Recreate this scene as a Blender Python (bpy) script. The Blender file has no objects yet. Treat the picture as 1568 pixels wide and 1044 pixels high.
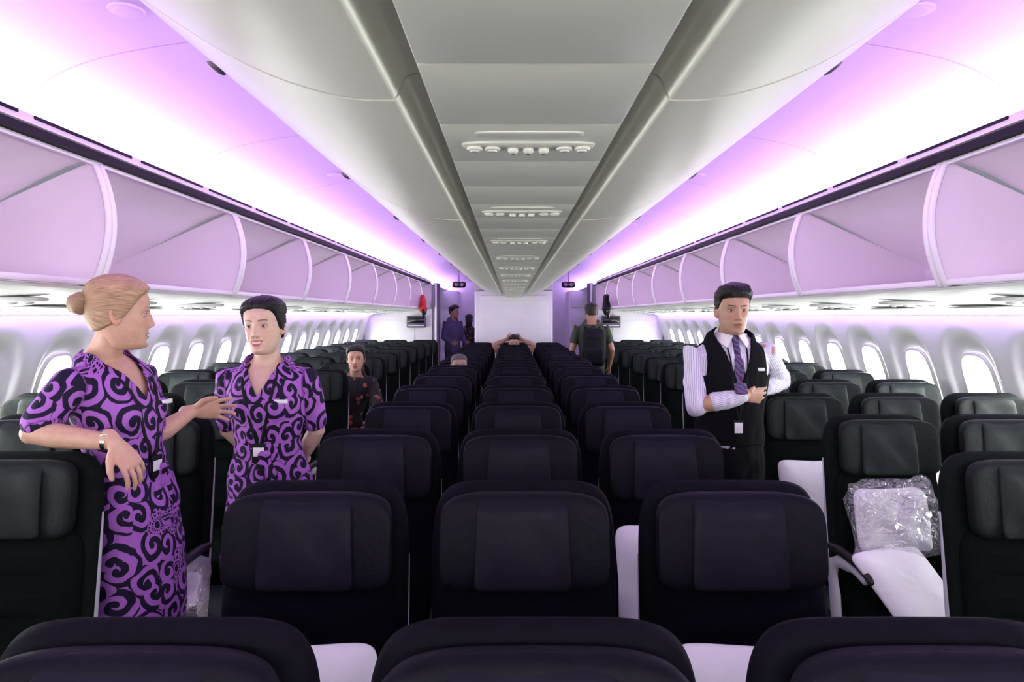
import bpy, bmesh, math, random
import numpy as np
from mathutils import Vector, Matrix, noise
from mathutils.bvhtree import BVHTree
random.seed(7)
scene = bpy.context.scene
try:
    scene.view_settings.view_transform = 'Standard'
    scene.view_settings.look = 'None'
except Exception:
    pass
V = Vector

# ------------------------------------------------------------ materials
def new_mat(name):
    m = bpy.data.materials.new(name); m.use_nodes = True
    nt = m.node_tree; b = nt.nodes.get('Principled BSDF')
    return m, nt, b

def pmat(name, col, rough=0.5, metal=0.0, bump=0.0, bscale=200.0, var=0.0, vscale=8.0,
         sheen=0.0, spec=0.5, coat=0.0, alpha=1.0, stretch=None, attr=None):
    m, nt, b = new_mat(name)
    b.inputs['Base Color'].default_value = (*col, 1)
    b.inputs['Roughness'].default_value = rough
    b.inputs['Metallic'].default_value = metal
    b.inputs['Specular IOR Level'].default_value = spec
    b.inputs['Sheen Weight'].default_value = sheen
    b.inputs['Sheen Roughness'].default_value = 0.4
    b.inputs['Coat Weight'].default_value = coat
    b.inputs['Alpha'].default_value = alpha
    if attr:
        at = nt.nodes.new('ShaderNodeAttribute'); at.attribute_name = attr; src = at.outputs['Vector']
    else:
        tc = nt.nodes.new('ShaderNodeTexCoord'); src = tc.outputs['Object']
    if stretch:
        mp = nt.nodes.new('ShaderNodeMapping'); mp.inputs['Scale'].default_value = stretch
        nt.links.new(src, mp.inputs['Vector']); src = mp.outputs['Vector']
    if var > 0:
        n = nt.nodes.new('ShaderNodeTexNoise'); n.inputs['Scale'].default_value = vscale
        n.inputs['Detail'].default_value = 4
        nt.links.new(src, n.inputs['Vector'])
        cr = nt.nodes.new('ShaderNodeValToRGB')
        cr.color_ramp.elements[0].position = 0.3; cr.color_ramp.elements[1].position = 0.7
        cr.color_ramp.elements[0].color = (*[c*(1-var) for c in col], 1)
        cr.color_ramp.elements[1].color = (*[min(1, c*(1+var)) for c in col], 1)
        nt.links.new(n.outputs['Fac'], cr.inputs['Fac'])
        nt.links.new(cr.outputs['Color'], b.inputs['Base Color'])
    if bump > 0:
        n2 = nt.nodes.new('ShaderNodeTexNoise'); n2.inputs['Scale'].default_value = bscale
        n2.inputs['Detail'].default_value = 3
        nt.links.new(src, n2.inputs['Vector'])
        bp = nt.nodes.new('ShaderNodeBump'); bp.inputs['Strength'].default_value = bump
        bp.inputs['Distance'].default_value = 0.004
        nt.links.new(n2.outputs['Fac'], bp.inputs['Height'])
        nt.links.new(bp.outputs['Normal'], b.inputs['Normal'])
    return m

def emat(name, col, s):
    m = bpy.data.materials.new(name); m.use_nodes = True
    nt = m.node_tree; nt.nodes.clear()
    o = nt.nodes.new('ShaderNodeOutputMaterial'); e = nt.nodes.new('ShaderNodeEmission')
    e.inputs['Color'].default_value = (*col, 1); e.inputs['Strength'].default_value = s
    nt.links.new(e.outputs[0], o.inputs['Surface'])
    return m

def mth(nt, op, a, b=None):
    n = nt.nodes.new('ShaderNodeMath'); n.operation = op
    for i, x in enumerate((a, b)):
        if x is None: continue
        if isinstance(x, (int, float)): n.inputs[i].default_value = x
        else: nt.links.new(x, n.inputs[i])
    return n.outputs[0]

def mat_koru():
    m, nt, b = new_mat('koru_print_fabric')
    at = nt.nodes.new('ShaderNodeAttribute'); at.attribute_name = 'cyl'
    sc = nt.nodes.new('ShaderNodeVectorMath'); sc.operation = 'SCALE'; sc.inputs['Scale'].default_value = 11.5
    nt.links.new(at.outputs['Vector'], sc.inputs[0])
    wn = nt.nodes.new('ShaderNodeTexNoise'); wn.inputs['Scale'].default_value = 1.6; wn.inputs['Detail'].default_value = 1
    nt.links.new(sc.outputs[0], wn.inputs['Vector'])
    ws = nt.nodes.new('ShaderNodeVectorMath'); ws.operation = 'SCALE'; ws.inputs['Scale'].default_value = .28
    nt.links.new(wn.outputs['Color'], ws.inputs[0])
    wa = nt.nodes.new('ShaderNodeVectorMath'); wa.operation = 'ADD'
    nt.links.new(sc.outputs[0], wa.inputs[0]); nt.links.new(ws.outputs[0], wa.inputs[1])
    vec = wa.outputs[0]
    vo = nt.nodes.new('ShaderNodeTexVoronoi'); vo.voronoi_dimensions = '2D'; vo.feature = 'F1'
    vo.inputs['Scale'].default_value = 1.0; vo.inputs['Randomness'].default_value = 0.8
    nt.links.new(vec, vo.inputs['Vector'])
    df = nt.nodes.new('ShaderNodeVectorMath'); df.operation = 'SUBTRACT'
    nt.links.new(vec, df.inputs[0]); nt.links.new(vo.outputs['Position'], df.inputs[1])
    sp = nt.nodes.new('ShaderNodeSeparateXYZ'); nt.links.new(df.outputs[0], sp.inputs[0])
    spc = nt.nodes.new('ShaderNodeSeparateXYZ'); nt.links.new(vo.outputs['Color'], spc.inputs[0])
    r = vo.outputs['Distance']
    th = mth(nt, 'ARCTAN2', sp.outputs[1], sp.outputs[0])
    t1 = mth(nt, 'DIVIDE', th, 2*math.pi)
    sign = mth(nt, 'SUBTRACT', mth(nt, 'MULTIPLY', mth(nt, 'GREATER_THAN', spc.outputs[1], .5), 2.0), 1.0)
    ts = mth(nt, 'MULTIPLY', t1, sign)
    val = mth(nt, 'FRACT', mth(nt, 'ADD', mth(nt, 'ADD', ts, mth(nt, 'MULTIPLY', r, 2.3)), mth(nt, 'ADD', spc.outputs[2], 5.0)))
    band = mth(nt, 'LESS_THAN', val, 0.50)
    dot = mth(nt, 'LESS_THAN', r, 0.11)
    far = mth(nt, 'LESS_THAN', r, 0.75)
    dk1 = mth(nt, 'MAXIMUM', mth(nt, 'MULTIPLY', band, far), dot)
    ra = mth(nt, 'LESS_THAN', mth(nt, 'FRACT', mth(nt, 'MULTIPLY', r, 5.5)), .62)
    rb = mth(nt, 'LESS_THAN', mth(nt, 'FRACT', mth(nt, 'ADD', mth(nt, 'MULTIPLY', t1, 16.0), 20.0)), .58)
    dk2 = mth(nt, 'MAXIMUM', mth(nt, 'MULTIPLY', ra, rb), mth(nt, 'LESS_THAN', r, .14))
    pick = mth(nt, 'GREATER_THAN', spc.outputs[0], .88)
    dk = mth(nt, 'ADD', mth(nt, 'MULTIPLY', dk1, mth(nt, 'SUBTRACT', 1.0, pick)), mth(nt, 'MULTIPLY', dk2, pick))
    mx = nt.nodes.new('ShaderNodeMix'); mx.data_type = 'RGBA'
    mx.inputs[6].default_value = (0.38, 0.13, 0.52, 1); mx.inputs[7].default_value = (0.009, 0.006, 0.026, 1)
    nt.links.new(dk, mx.inputs[0]); nt.links.new(mx.outputs[2], b.inputs['Base Color'])
    b.inputs['Roughness'].default_value = 0.75; b.inputs['Specular IOR Level'].default_value = 0.25
    return m

def mat_attr(name, rough, sss=0.0):
    m, nt, b = new_mat(name)
    at = nt.nodes.new('ShaderNodeAttribute'); at.attribute_name = 'Col'
    if sss > 0:
        tc = nt.nodes.new('ShaderNodeTexCoord')
        n = nt.nodes.new('ShaderNodeTexNoise'); n.inputs['Scale'].default_value = 35; n.inputs['Detail'].default_value = 5
        nt.links.new(tc.outputs['Object'], n.inputs['Vector'])
        cr = nt.nodes.new('ShaderNodeValToRGB'); cr.color_ramp.elements[0].position = .35; cr.color_ramp.elements[1].position = .65
        cr.color_ramp.elements[0].color = (.92, .84, .82, 1); cr.color_ramp.elements[1].color = (1, 1, 1, 1)
        nt.links.new(n.outputs['Fac'], cr.inputs['Fac'])
        mx = nt.nodes.new('ShaderNodeMix'); mx.data_type = 'RGBA'; mx.blend_type = 'MULTIPLY'; mx.inputs[0].default_value = 1
        nt.links.new(at.outputs['Color'], mx.inputs[6]); nt.links.new(cr.outputs['Color'], mx.inputs[7])
        nt.links.new(mx.outputs[2], b.inputs['Base Color'])
        b.inputs['Subsurface Weight'].default_value = sss
        b.inputs['Subsurface Radius'].default_value = (0.012, 0.004, 0.002)
        b.inputs['Subsurface Scale'].default_value = 0.6
    else:
        nt.links.new(at.outputs['Color'], b.inputs['Base Color'])
    b.inputs['Roughness'].default_value = rough
    return m

def mat_shirt():
    m, nt, b = new_mat('striped_shirt_cotton')
    at = nt.nodes.new('ShaderNodeAttribute'); at.attribute_name = 'cyl'
    sp = nt.nodes.new('ShaderNodeSeparateXYZ'); nt.links.new(at.outputs['Vector'], sp.inputs[0])
    fr = mth(nt, 'FRACT', mth(nt, 'MULTIPLY', sp.outputs[0], 95.0))
    st = mth(nt, 'LESS_THAN', fr, 0.28)
    mx = nt.nodes.new('ShaderNodeMix'); mx.data_type = 'RGBA'
    mx.inputs[6].default_value = (0.78, 0.76, 0.84, 1); mx.inputs[7].default_value = (0.40, 0.32, 0.56, 1)
    nt.links.new(st, mx.inputs[0]); nt.links.new(mx.outputs[2], b.inputs['Base Color'])
    b.inputs['Roughness'].default_value = 0.75
    return m

def mat_ceiling():
    m, nt, b = new_mat('ceiling_panel_white')
    g = nt.nodes.new('ShaderNodeNewGeometry'); sp = nt.nodes.new('ShaderNodeSeparateXYZ')
    nt.links.new(g.outputs['Position'], sp.inputs[0])
    fr = mth(nt, 'FRACT', mth(nt, 'DIVIDE', mth(nt, 'ADD', sp.outputs[1], 10.26), 1.27))
    ln = mth(nt, 'LESS_THAN', fr, 0.006)
    mx = nt.nodes.new('ShaderNodeMix'); mx.data_type = 'RGBA'
    mx.inputs[6].default_value = (0.80, 0.78, 0.82, 1); mx.inputs[7].default_value = (0.55, 0.5, 0.6, 1)
    nt.links.new(ln, mx.inputs[0]); nt.links.new(mx.outputs[2], b.inputs['Base Color'])
    b.inputs['Roughness'].default_value = 0.55
    return m

def mat_floral():
    m, nt, b = new_mat('dark_floral_fabric')
    tc = nt.nodes.new('ShaderNodeTexCoord')
    vo = nt.nodes.new('ShaderNodeTexVoronoi'); vo.inputs['Scale'].default_value = 16
    nt.links.new(tc.outputs['Object'], vo.inputs['Vector'])
    cr = nt.nodes.new('ShaderNodeValToRGB'); cr.color_ramp.interpolation = 'CONSTANT'
    cr.color_ramp.elements[0].color = (.40, .05, .03, 1)
    e = cr.color_ramp.elements.new(.22); e.color = (.25, .13, .06, 1)
    e = cr.color_ramp.elements.new(.30); e.color = (.010, .008, .012, 1)
    cr.color_ramp.elements[-1].color = (.010, .008, .012, 1)
    nt.links.new(vo.outputs['Distance'], cr.inputs['Fac']); nt.links.new(cr.outputs['Color'], b.inputs['Base Color'])
    b.inputs['Roughness'].default_value = .8
    return m

M = {}
M['white'] = pmat('cabin_white_plastic', (0.82, 0.81, 0.82), 0.5, var=0.03, vscale=2)
M['wall'] = pmat('sidewall_plastic', (0.82, 0.83, 0.82), 0.5, var=0.03, vscale=3)
M['bin'] = pmat('bin_plastic', (0.88, 0.81, 0.86), 0.40, var=0.02, vscale=3, bump=0.05, bscale=400)
M['cbin'] = pmat('centre_bin_plastic', (0.84, 0.835, 0.74), 0.36, var=0.02, vscale=3, bump=0.05, bscale=500)
M['psu'] = pmat('service_panel_plastic', (0.70, 0.71, 0.63), 0.38, var=0.03, vscale=3)
M['groove'] = pmat('groove_dark', (0.12, 0.12, 0.12), 0.6, var=0.1)
M['latch'] = pmat('latch_grey', (0.30, 0.30, 0.28), 0.5, var=0.1)
M['black'] = pmat('black_seal', (0.006, 0.006, 0.009), 0.6, var=0.1, spec=.2)
M['ceil'] = mat_ceiling()
M['lens'] = pmat('lamp_lens', (0.75, 0.75, 0.7), 0.12, coat=1.0, var=0.02)
M['carpet'] = pmat('carpet_navy', (0.02, 0.022, 0.035), 0.95, bump=0.6, bscale=300, var=0.4, vscale=60)
def seatset(tag, t, u):
    return [pmat('seat_fabric'+tag, (0.0035*t[0], 0.0035*t[1], 0.0035*t[2]), 0.9, bump=0.5, bscale=450, var=0.25, vscale=90, spec=.04),
            pmat('seat_shell_fabric'+tag, (0.004*t[0], 0.004*t[1], 0.004*t[2]), 0.75, bump=0.3, bscale=300, var=0.2, vscale=40, spec=.08),
            pmat('headrest_leather'+tag, (0.005*t[0], 0.005*t[1], 0.005*t[2]), 0.6, bump=0.4, bscale=60, var=0.2, vscale=30, spec=.11*u),
            pmat('headrest_cover'+tag, (0.0085*t[0], 0.0085*t[1], 0.0085*t[2]), 0.55, bump=0.3, bscale=25, var=0.15, vscale=20, spec=.13*u)]
SC = seatset('_violet', (.9, .80, 1.75), 1.0); SS = seatset('_green', (1.5, 2.3, 2.1), 1.5)
M['grey'] = pmat('seat_trim_grey', (0.62, 0.62, 0.65), 0.4, var=0.05)
M['metal'] = pmat('seat_leg_metal', (0.25, 0.25, 0.27), 0.35, metal=0.9, var=0.1)
M['pad'] = pmat('armrest_pad', (0.012, 0.012, 0.014), 0.4, var=0.1)
M['pillow'] = pmat('pillow_cotton', (0.90, 0.89, 0.90), 0.85, bump=0.5, bscale=14, var=0.03)
M['skin'] = mat_attr('skin', 0.48, 0.15)
M['eye'] = mat_attr('eyeball', 0.12)
M['koru'] = mat_koru()
M['shirt'] = mat_shirt()
M['vest'] = pmat('waistcoat_wool', (0.005, 0.005, 0.007), 0.85, bump=0.2, bscale=300, var=0.2, vscale=50, spec=.12)
M['strap'] = pmat('black_strap', (0.006, 0.006, 0.008), 0.6, var=0.1, spec=.2)
M['badge'] = pmat('white_badge', (0.85, 0.85, 0.85), 0.3, var=0.02)
M['silver'] = pmat('watch_silver', (0.7, 0.68, 0.6), 0.2, metal=1, var=0.05)
M['red'] = pmat('red_cloth', (0.55, 0.02, 0.02), 0.7, var=0.15)
M['screen'] = pmat('screen_black', (0.01, 0.01, 0.012), 0.15, var=0.1)
M['violet'] = emat('violet_led', (0.53, 0.21, 1.0), 17.0)
M['cove_white'] = emat('cove_white_led', (0.88, 0.76, 1.0), 17.0)
M['pink'] = emat('aisle_lilac_led', (0.70, 0.34, 1.0), 19.0)
M['violet2'] = emat('violet_led_low', (0.58, 0.32, 1.0), 24.0)
M['pane'] = emat('bright_sky_pane', (0.97, 1.0, 0.95), 34.0)
M['dark_panel'] = pmat('dark_violet_panel', (0.10, 0.07, 0.13), 0.5, var=0.1)
def mat_tie():
    m, nt, b = new_mat('patterned_tie_silk')
    tc = nt.nodes.new('ShaderNodeTexCoord')
    w = nt.nodes.new('ShaderNodeTexWave'); w.bands_direction = 'DIAGONAL'; w.inputs['Scale'].default_value = 16; w.inputs['Distortion'].default_value = 6
    w.inputs['Detail Scale'].default_value = 2
    nt.links.new(tc.outputs['Object'], w.inputs['Vector'])
    cr = nt.nodes.new('ShaderNodeValToRGB')
    cr.color_ramp.elements[0].color = (0.018, 0.006, 0.05, 1); cr.color_ramp.elements[1].color = (0.05, 0.12, 0.26, 1)
    e = cr.color_ramp.elements.new(0.5); e.color = (0.16, 0.02, 0.10, 1)
    nt.links.new(w.outputs['Fac'], cr.inputs['Fac']); nt.links.new(cr.outputs['Color'], b.inputs['Base Color'])
    b.inputs['Roughness'].default_value = 0.45
    return m
M['tie'] = mat_tie()
def mat_plastic():
    m, nt, b = new_mat('clear_plastic_wrap')
    b.inputs['Base Color'].default_value = (0.95, 0.95, 1.0, 1)
    b.inputs['Roughness'].default_value = 0.05
    b.inputs['Alpha'].default_value = 0.10
    b.inputs['Specular IOR Level'].default_value = 1.0
    b.inputs['Coat Weight'].default_value = 1.0; b.inputs['Coat Roughness'].default_value = .04
    tc = nt.nodes.new('ShaderNodeTexCoord'); n = nt.nodes.new('ShaderNodeTexNoise')
    n.inputs['Scale'].default_value = 11; n.inputs['Distortion'].default_value = 2.5
    nt.links.new(tc.outputs['Object'], n.inputs['Vector'])
    bp = nt.nodes.new('ShaderNodeBump'); bp.inputs['Strength'].default_value = 1.0; bp.inputs['Distance'].default_value = 0.05
    nt.links.new(n.outputs['Fac'], bp.inputs['Height']); nt.links.new(bp.outputs['Normal'], b.inputs['Normal'])
    nt.links.new(bp.outputs['Normal'], b.inputs['Coat Normal'])
    gl = nt.nodes.new('ShaderNodeBsdfGlossy'); gl.inputs['Roughness'].default_value = .08
    nt.links.new(bp.outputs['Normal'], gl.inputs['Normal'])
    mx = nt.nodes.new('ShaderNodeMixShader'); mx.inputs[0].default_value = .16
    out = nt.nodes.get('Material Output')
    nt.links.new(b.outputs[0], mx.inputs[1]); nt.links.new(gl.outputs[0], mx.inputs[2]); nt.links.new(mx.outputs[0], out.inputs['Surface'])
    return m
M['plastic'] = mat_plastic()

# ------------------------------------------------------------ mesh builder
class MB:
    def __init__(s): s.v = []; s.f = []; s.m = []
    def add(s, vf, mat=0, xf=None):
        vs, fs = vf; o = len(s.v)
        for p in vs:
            s.v.append(tuple(xf @ V(p)) if xf is not None else tuple(p))
        for f in fs:
            s.f.append(tuple(i+o for i in f)); s.m.append(mat)
        return s
    def mesh(s, name, mats, recalc=True, sharp=40):
        me = bpy.data.meshes.new(name)
        me.from_pydata(s.v, [], s.f)
        for m in mats: me.materials.append(m)
        me.polygons.foreach_set('material_index', s.m)
        if recalc:
            bm = bmesh.new(); bm.from_mesh(me)
            bmesh.ops.recalc_face_normals(bm, faces=bm.faces); bm.to_mesh(me); bm.free()
        me.shade_smooth()
        if sharp: me.set_sharp_from_angle(angle=math.radians(sharp))
        me.update()
        return me
    def obj(s, name, mats, parent=None, **k):
        return put(name, s.mesh(name, mats, **k), parent)

def put(name, me, parent=None, loc=None):
    o = bpy.data.objects.new(name, me); scene.collection.objects.link(o)
    if parent: o.parent = parent
    if loc: o.location = loc
    return o

def empty(name, loc=(0, 0, 0)):
    e = bpy.data.objects.new(name, None); scene.collection.objects.link(e); e.empty_display_size = 0.1
    e.location = loc
    return e

def sc(c, e): return math.copysign(abs(c)**e, c)
def sq(cen, half, e1=0.35, e2=0.5, thin='y', nu=44, nv=12, warp=None):
    """superquadric pad with evenly spread rings (no pinched poles)"""
    vs = []; fs = []
    hp, hq, ht = half
    ks = [.12, .28, .45, .62, .76, .87, .94, .98, 1.0] if nv > 8 else [.3, .65, .88, .97, 1.0]
    if e2 >= .9: ks = [math.sin(math.pi/2*(i+1)/len(ks)) for i in range(len(ks))]
    up = [(k, ht*max(0, 1-k**(2/e2))**(e2/2)) for k in ks]
    rings = [(k, -t) for k, t in up]+[(k, t) for k, t in up[-2::-1]]
    nr = len(rings)
    for k, t in rings:
        for i in range(nu):
            ph = 2*math.pi*i/nu
            vs.append([hp*k*sc(math.cos(ph), e1), hq*k*sc(math.sin(ph), e1), t])
    for j in range(nr-1):
        for i in range(nu):
            a = j*nu+i; b = j*nu+(i+1) % nu
            fs.append((a, b, b+nu, a+nu))
    p0 = len(vs); vs.append([0, 0, -ht]); vs.append([0, 0, ht])
    for i in range(nu):
        fs.append((p0, (i+1) % nu, i)); o = (nr-1)*nu
        fs.append((p0+1, o+i, o+(i+1) % nu))
    out = []
    for p, q, t in vs:
        if thin == 'y': w = [p, t, q]
        elif thin == 'z': w = [p, q, t]
        else: w = [t, p, q]
        if warp: w = warp(w)
        out.append((w[0]+cen[0], w[1]+cen[1], w[2]+cen[2]))
    return out, fs

def box(c, h, r=0.004, seg=2):
    bm = bmesh.new(); bmesh.ops.create_cube(bm, size=2)
    for v in bm.verts: v.co = V((v.co.x*h[0], v.co.y*h[1], v.co.z*h[2]))
    if r > 0:
        bmesh.ops.bevel(bm, geom=bm.edges[:], offset=min(r, min(h)*0.9), segments=seg, affect='EDGES', profile=0.5)
    bm.verts.index_update()
    vs = [(v.co.x+c[0], v.co.y+c[1], v.co.z+c[2]) for v in bm.verts]
    fs = [tuple(v.index for v in f.verts) for f in bm.faces]
    bm.free(); return vs, fs

def ribbon(prof, y0, y1, t, flip=1, ny=1):
    n = len(prof); P = [V((a, b)) for a, b in prof]; O = []
    for i in range(n):
        d = (P[min(i+1, n-1)]-P[max(i-1, 0)]).normalized()
        O.append(P[i]+V((-d.y, d.x))*t*flip)
    vs = []; fs = []
    ring = P+O[::-1]; L = len(ring)
    for j in range(ny+1):
        y = y0+(y1-y0)*j/ny
        for p in ring: vs.append((p.x, y, p.y))
    for j in range(ny):
        for i in range(L):
            a = j*L+i; b = j*L+(i+1) % L; fs.append((a, b, b+L, a+L))
    for base in (0, ny*L):
        for i in range(n-1):
            fs.append((base+i, base+i+1, base+L-2-i, base+L-1-i))
    return vs, fs

def prism(poly, y0, y1):
    n = len(poly)
    vs = [(p[0], y0, p[1]) for p in poly]+[(p[0], y1, p[1]) for p in poly]
    fs = [tuple(range(n)), tuple(range(2*n-1, n-1, -1))]
    for i in range(n):
        j = (i+1) % n; fs.append((i, j, j+n, i+n))
    return vs, fs

def mirx(vf):
    return [(-p[0], p[1], p[2]) for p in vf[0]], vf[1]

def loft(path, secs, side=(1, 0, 0), n=16, cap=True):
    path = [V(p) for p in path]; side = V(side)
    secs = [(s, s) if isinstance(s, (int, float)) else s for s in secs]
    N = len(path); rings = []
    def frame(t):
        s = side - t*side.dot(t)
        if s.length < 1e-3:
            s = V((0, 1, 0)) - t*t.y
        s.normalize(); return s, t.cross(s)
    tans = []
    for i in range(N):
        t = (path[min(i+1, N-1)]-path[max(i-1, 0)]).normalized(); tans.append(t)
    def ring(c, t, a, b):
        s, u = frame(t)
        return [c+s*(a*math.cos(2*math.pi*k/n))+u*(b*math.sin(2*math.pi*k/n)) for k in range(n)]
    if cap:
        r = min(secs[0]); t = tans[0]
        for o, f in ((0.85, 0.52), (0.5, 0.86)):
            rings.append(ring(path[0]-t*r*o, t, secs[0][0]*f, secs[0][1]*f))
    for i in range(N): rings.append(ring(path[i], tans[i], *secs[i]))
    if cap:
        r = min(secs[-1]); t = tans[-1]
        for o, f in ((0.5, 0.86), (0.85, 0.52)):
            rings.append(ring(path[-1]+t*r*o, t, secs[-1][0]*f, secs[-1][1]*f))
    vs = [p for r_ in rings for p in r_]; fs = []
    R = len(rings)
    for j in range(R-1):
        for i in range(n):
            a = j*n+i; b = j*n+(i+1) % n; fs.append((a, b, b+n, a+n))
    if cap:
        vs.append(path[0]-tans[0]*min(secs[0])); vs.append(path[-1]+tans[-1]*min(secs[-1]))
        for i in range(n):
            fs.append((len(vs)-2, (i+1) % n, i)); fs.append((len(vs)-1, (R-1)*n+i, (R-1)*n+(i+1) % n))
    else:
        fs.append(tuple(range(n-1, -1, -1))); fs.append(tuple(range((R-1)*n, R*n)))
    return vs, fs

def spline(pts, k=4):
    P = [np.array(p, float) for p in pts]; out = []
    for i in range(len(P)-1):
        p0 = P[max(i-1, 0)]; p1 = P[i]; p2 = P[i+1]; p3 = P[min(i+2, len(P)-1)]
        for j in range(k):
            t = j/k
            out.append(0.5*((2*p1)+(-p0+p2)*t+(2*p0-5*p1+4*p2-p3)*t*t+(-p0+3*p1-3*p2+p3)*t**3))
    out.append(P[-1]); return out

def fuse(parts, voxel, it=3, fac=0.5):
    b = MB()
    for p in parts: b.add(p)
    me = b.mesh('tmp', [], sharp=None)
    o = bpy.data.objects.new('tmp', me); scene.collection.objects.link(o)
    r = o.modifiers.new('r', 'REMESH'); r.mode = 'VOXEL'; r.voxel_size = voxel; r.use_smooth_shade = True
    if it:
        s = o.modifiers.new('s', 'SMOOTH'); s.factor = fac; s.iterations = it
    dg = bpy.context.evaluated_depsgraph_get()
    ev = o.evaluated_get(dg); m2 = bpy.data.meshes.new_from_object(ev)
    n = len(m2.vertices); co = np.empty(n*3); m2.vertices.foreach_get('co', co)
    vs = co.reshape(-1, 3)
    fs = [tuple(p.vertices) for p in m2.polygons]
    bpy.data.objects.remove(o); bpy.data.meshes.remove(me); bpy.data.meshes.remove(m2)
    return vs, fs

def ss(a, b, x):
    t = np.clip((x-a)/(b-a), 0, 1); return t*t*(3-2*t)

# ------------------------------------------------------------ cabin shell
Y0, Y1, YB = -3.0, 20.0, 12.95
def wallx(z):
    return np.interp(z, [0, .3, .6, .85, 1.60, 1.70], [2.84, 2.92, 2.965, 2.95, 2.72, 2.69])
WINZ = 1.13
WY = [4.25+.62*k for k in range(-11, 14)]
def build_wall(side, name):
    ys = np.arange(Y0, Y1+.01, .031); zs = np.concatenate([np.linspace(0, .7, 8), np.linspace(.73, 1.62, 38)])
    Yg, Zg = np.meshgrid(ys, zs, indexing='ij')
    X = wallx(Zg)
    for wy in WY:
        rho = ((np.abs(Yg-wy)/.25)**3+(np.abs(Zg-WINZ)/.385)**3)**(1/3)
        X = X + .055*ss(1.02, .62, rho) + .004*np.exp(-((rho-1.04)/.05)**2)*-1
    vs = np.stack([side*X, Yg, Zg], -1).reshape(-1, 3)
    ny, nz = len(ys), len(zs); fs = []
    for i in range(ny-1):
        for j in range(nz-1):
            a = i*nz+j; fs.append((a, a+1, a+1+nz, a+nz))
    b = MB(); b.add((vs, fs)); b.obj(name, [M['wall']], sharp=None)
build_wall(-1, 'wall_left'); build_wall(1, 'wall_right')

def win_mesh():
    b = MB(); n = 40
    def ringp(a, c): return [(0, a*sc(math.cos(2*math.pi*i/n), .62), c*sc(math.sin(2*math.pi*i/n), .62)) for i in range(n)]
    ring = ringp(.142, .237)
    b.add((ring, [tuple(range(n))]), 0)
    path = ring
    vs = []; fs = []; k = 8
    for i in range(n):
        p = V(path[i]); t = (V(path[(i+1) % n])-V(path[i-1])).normalized(); o = t.cross(V((1, 0, 0)))
        for j in range(k):
            a = 2*math.pi*j/k; vs.append(p+o*.014*math.cos(a)+V((1, 0, 0))*.012*math.sin(a))
    for i in range(n):
        for j in range(k):
            a = i*k+j; c = i*k+(j+1) % k; d = ((i+1) % n)*k+(j+1) % k; e = ((i+1) % n)*k+j
            fs.append((a, c, d, e))
    b.add((vs, fs), 1)
    return b.mesh('window', [M['pane'], M['white']])
WM = win_mesh(); wi = 1
tilt = math.atan((2.95-2.72)/.75)
for side in (-1, 1):
    for wy in WY:
        o = put('window_%d' % wi, WM, loc=(side*(float(wallx(WINZ))+.040), wy, WINZ)); wi += 1
        o.rotation_euler = (0, -tilt*side, 0)

b = MB(); b.add(box((0, (Y0+Y1)/2, -.05), (3.0, (Y1-Y0)/2, .05), 0)); b.obj('floor', [M['carpet']])
prof = [(-1.66, 2.235), (-1.74, 2.25), (-1.77, 2.30), (-1.75, 2.38), (-1.66, 2.46), (-1.5, 2.52), (-1.3, 2.56), (-1.1, 2.585), (-.9, 2.595), (-.6, 2.60), (0, 2.60)]
prof = [tuple(p) for p in spline(prof, 3)]
prof = prof+[(-x, z) for x, z in prof[-2::-1]]
b = MB(); b.add(ribbon(prof, Y0, Y1, .03, 1, 40)); b.obj('ceiling', [M['ceil']], sharp=None)
b = MB(); b.add(box((0, Y1+.05, 1.3), (3, .05, 1.35), 0)); b.obj('wall_rear', [M['white']])
b = MB(); b.add(box((0, Y0-.05, 1.3), (3, .05, 1.35), 0)); b.obj('wall_front', [M['white']])
b = MB(); b.add(sq((0, 0, 0), (.055, .055, .006), 1, .5, 'z', 28, 6)); b.add(sq((0, 0, -.005), (.038, .038, .004), 1, .5, 'z', 28, 6))
SPK = b.mesh('ceiling_speaker', [M['ceil']])
for side in (-1, 1):
    for k in range(5):
        put('ceiling_speaker', SPK, loc=(side*1.25, 2.16+2.54*k, 2.563))

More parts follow.
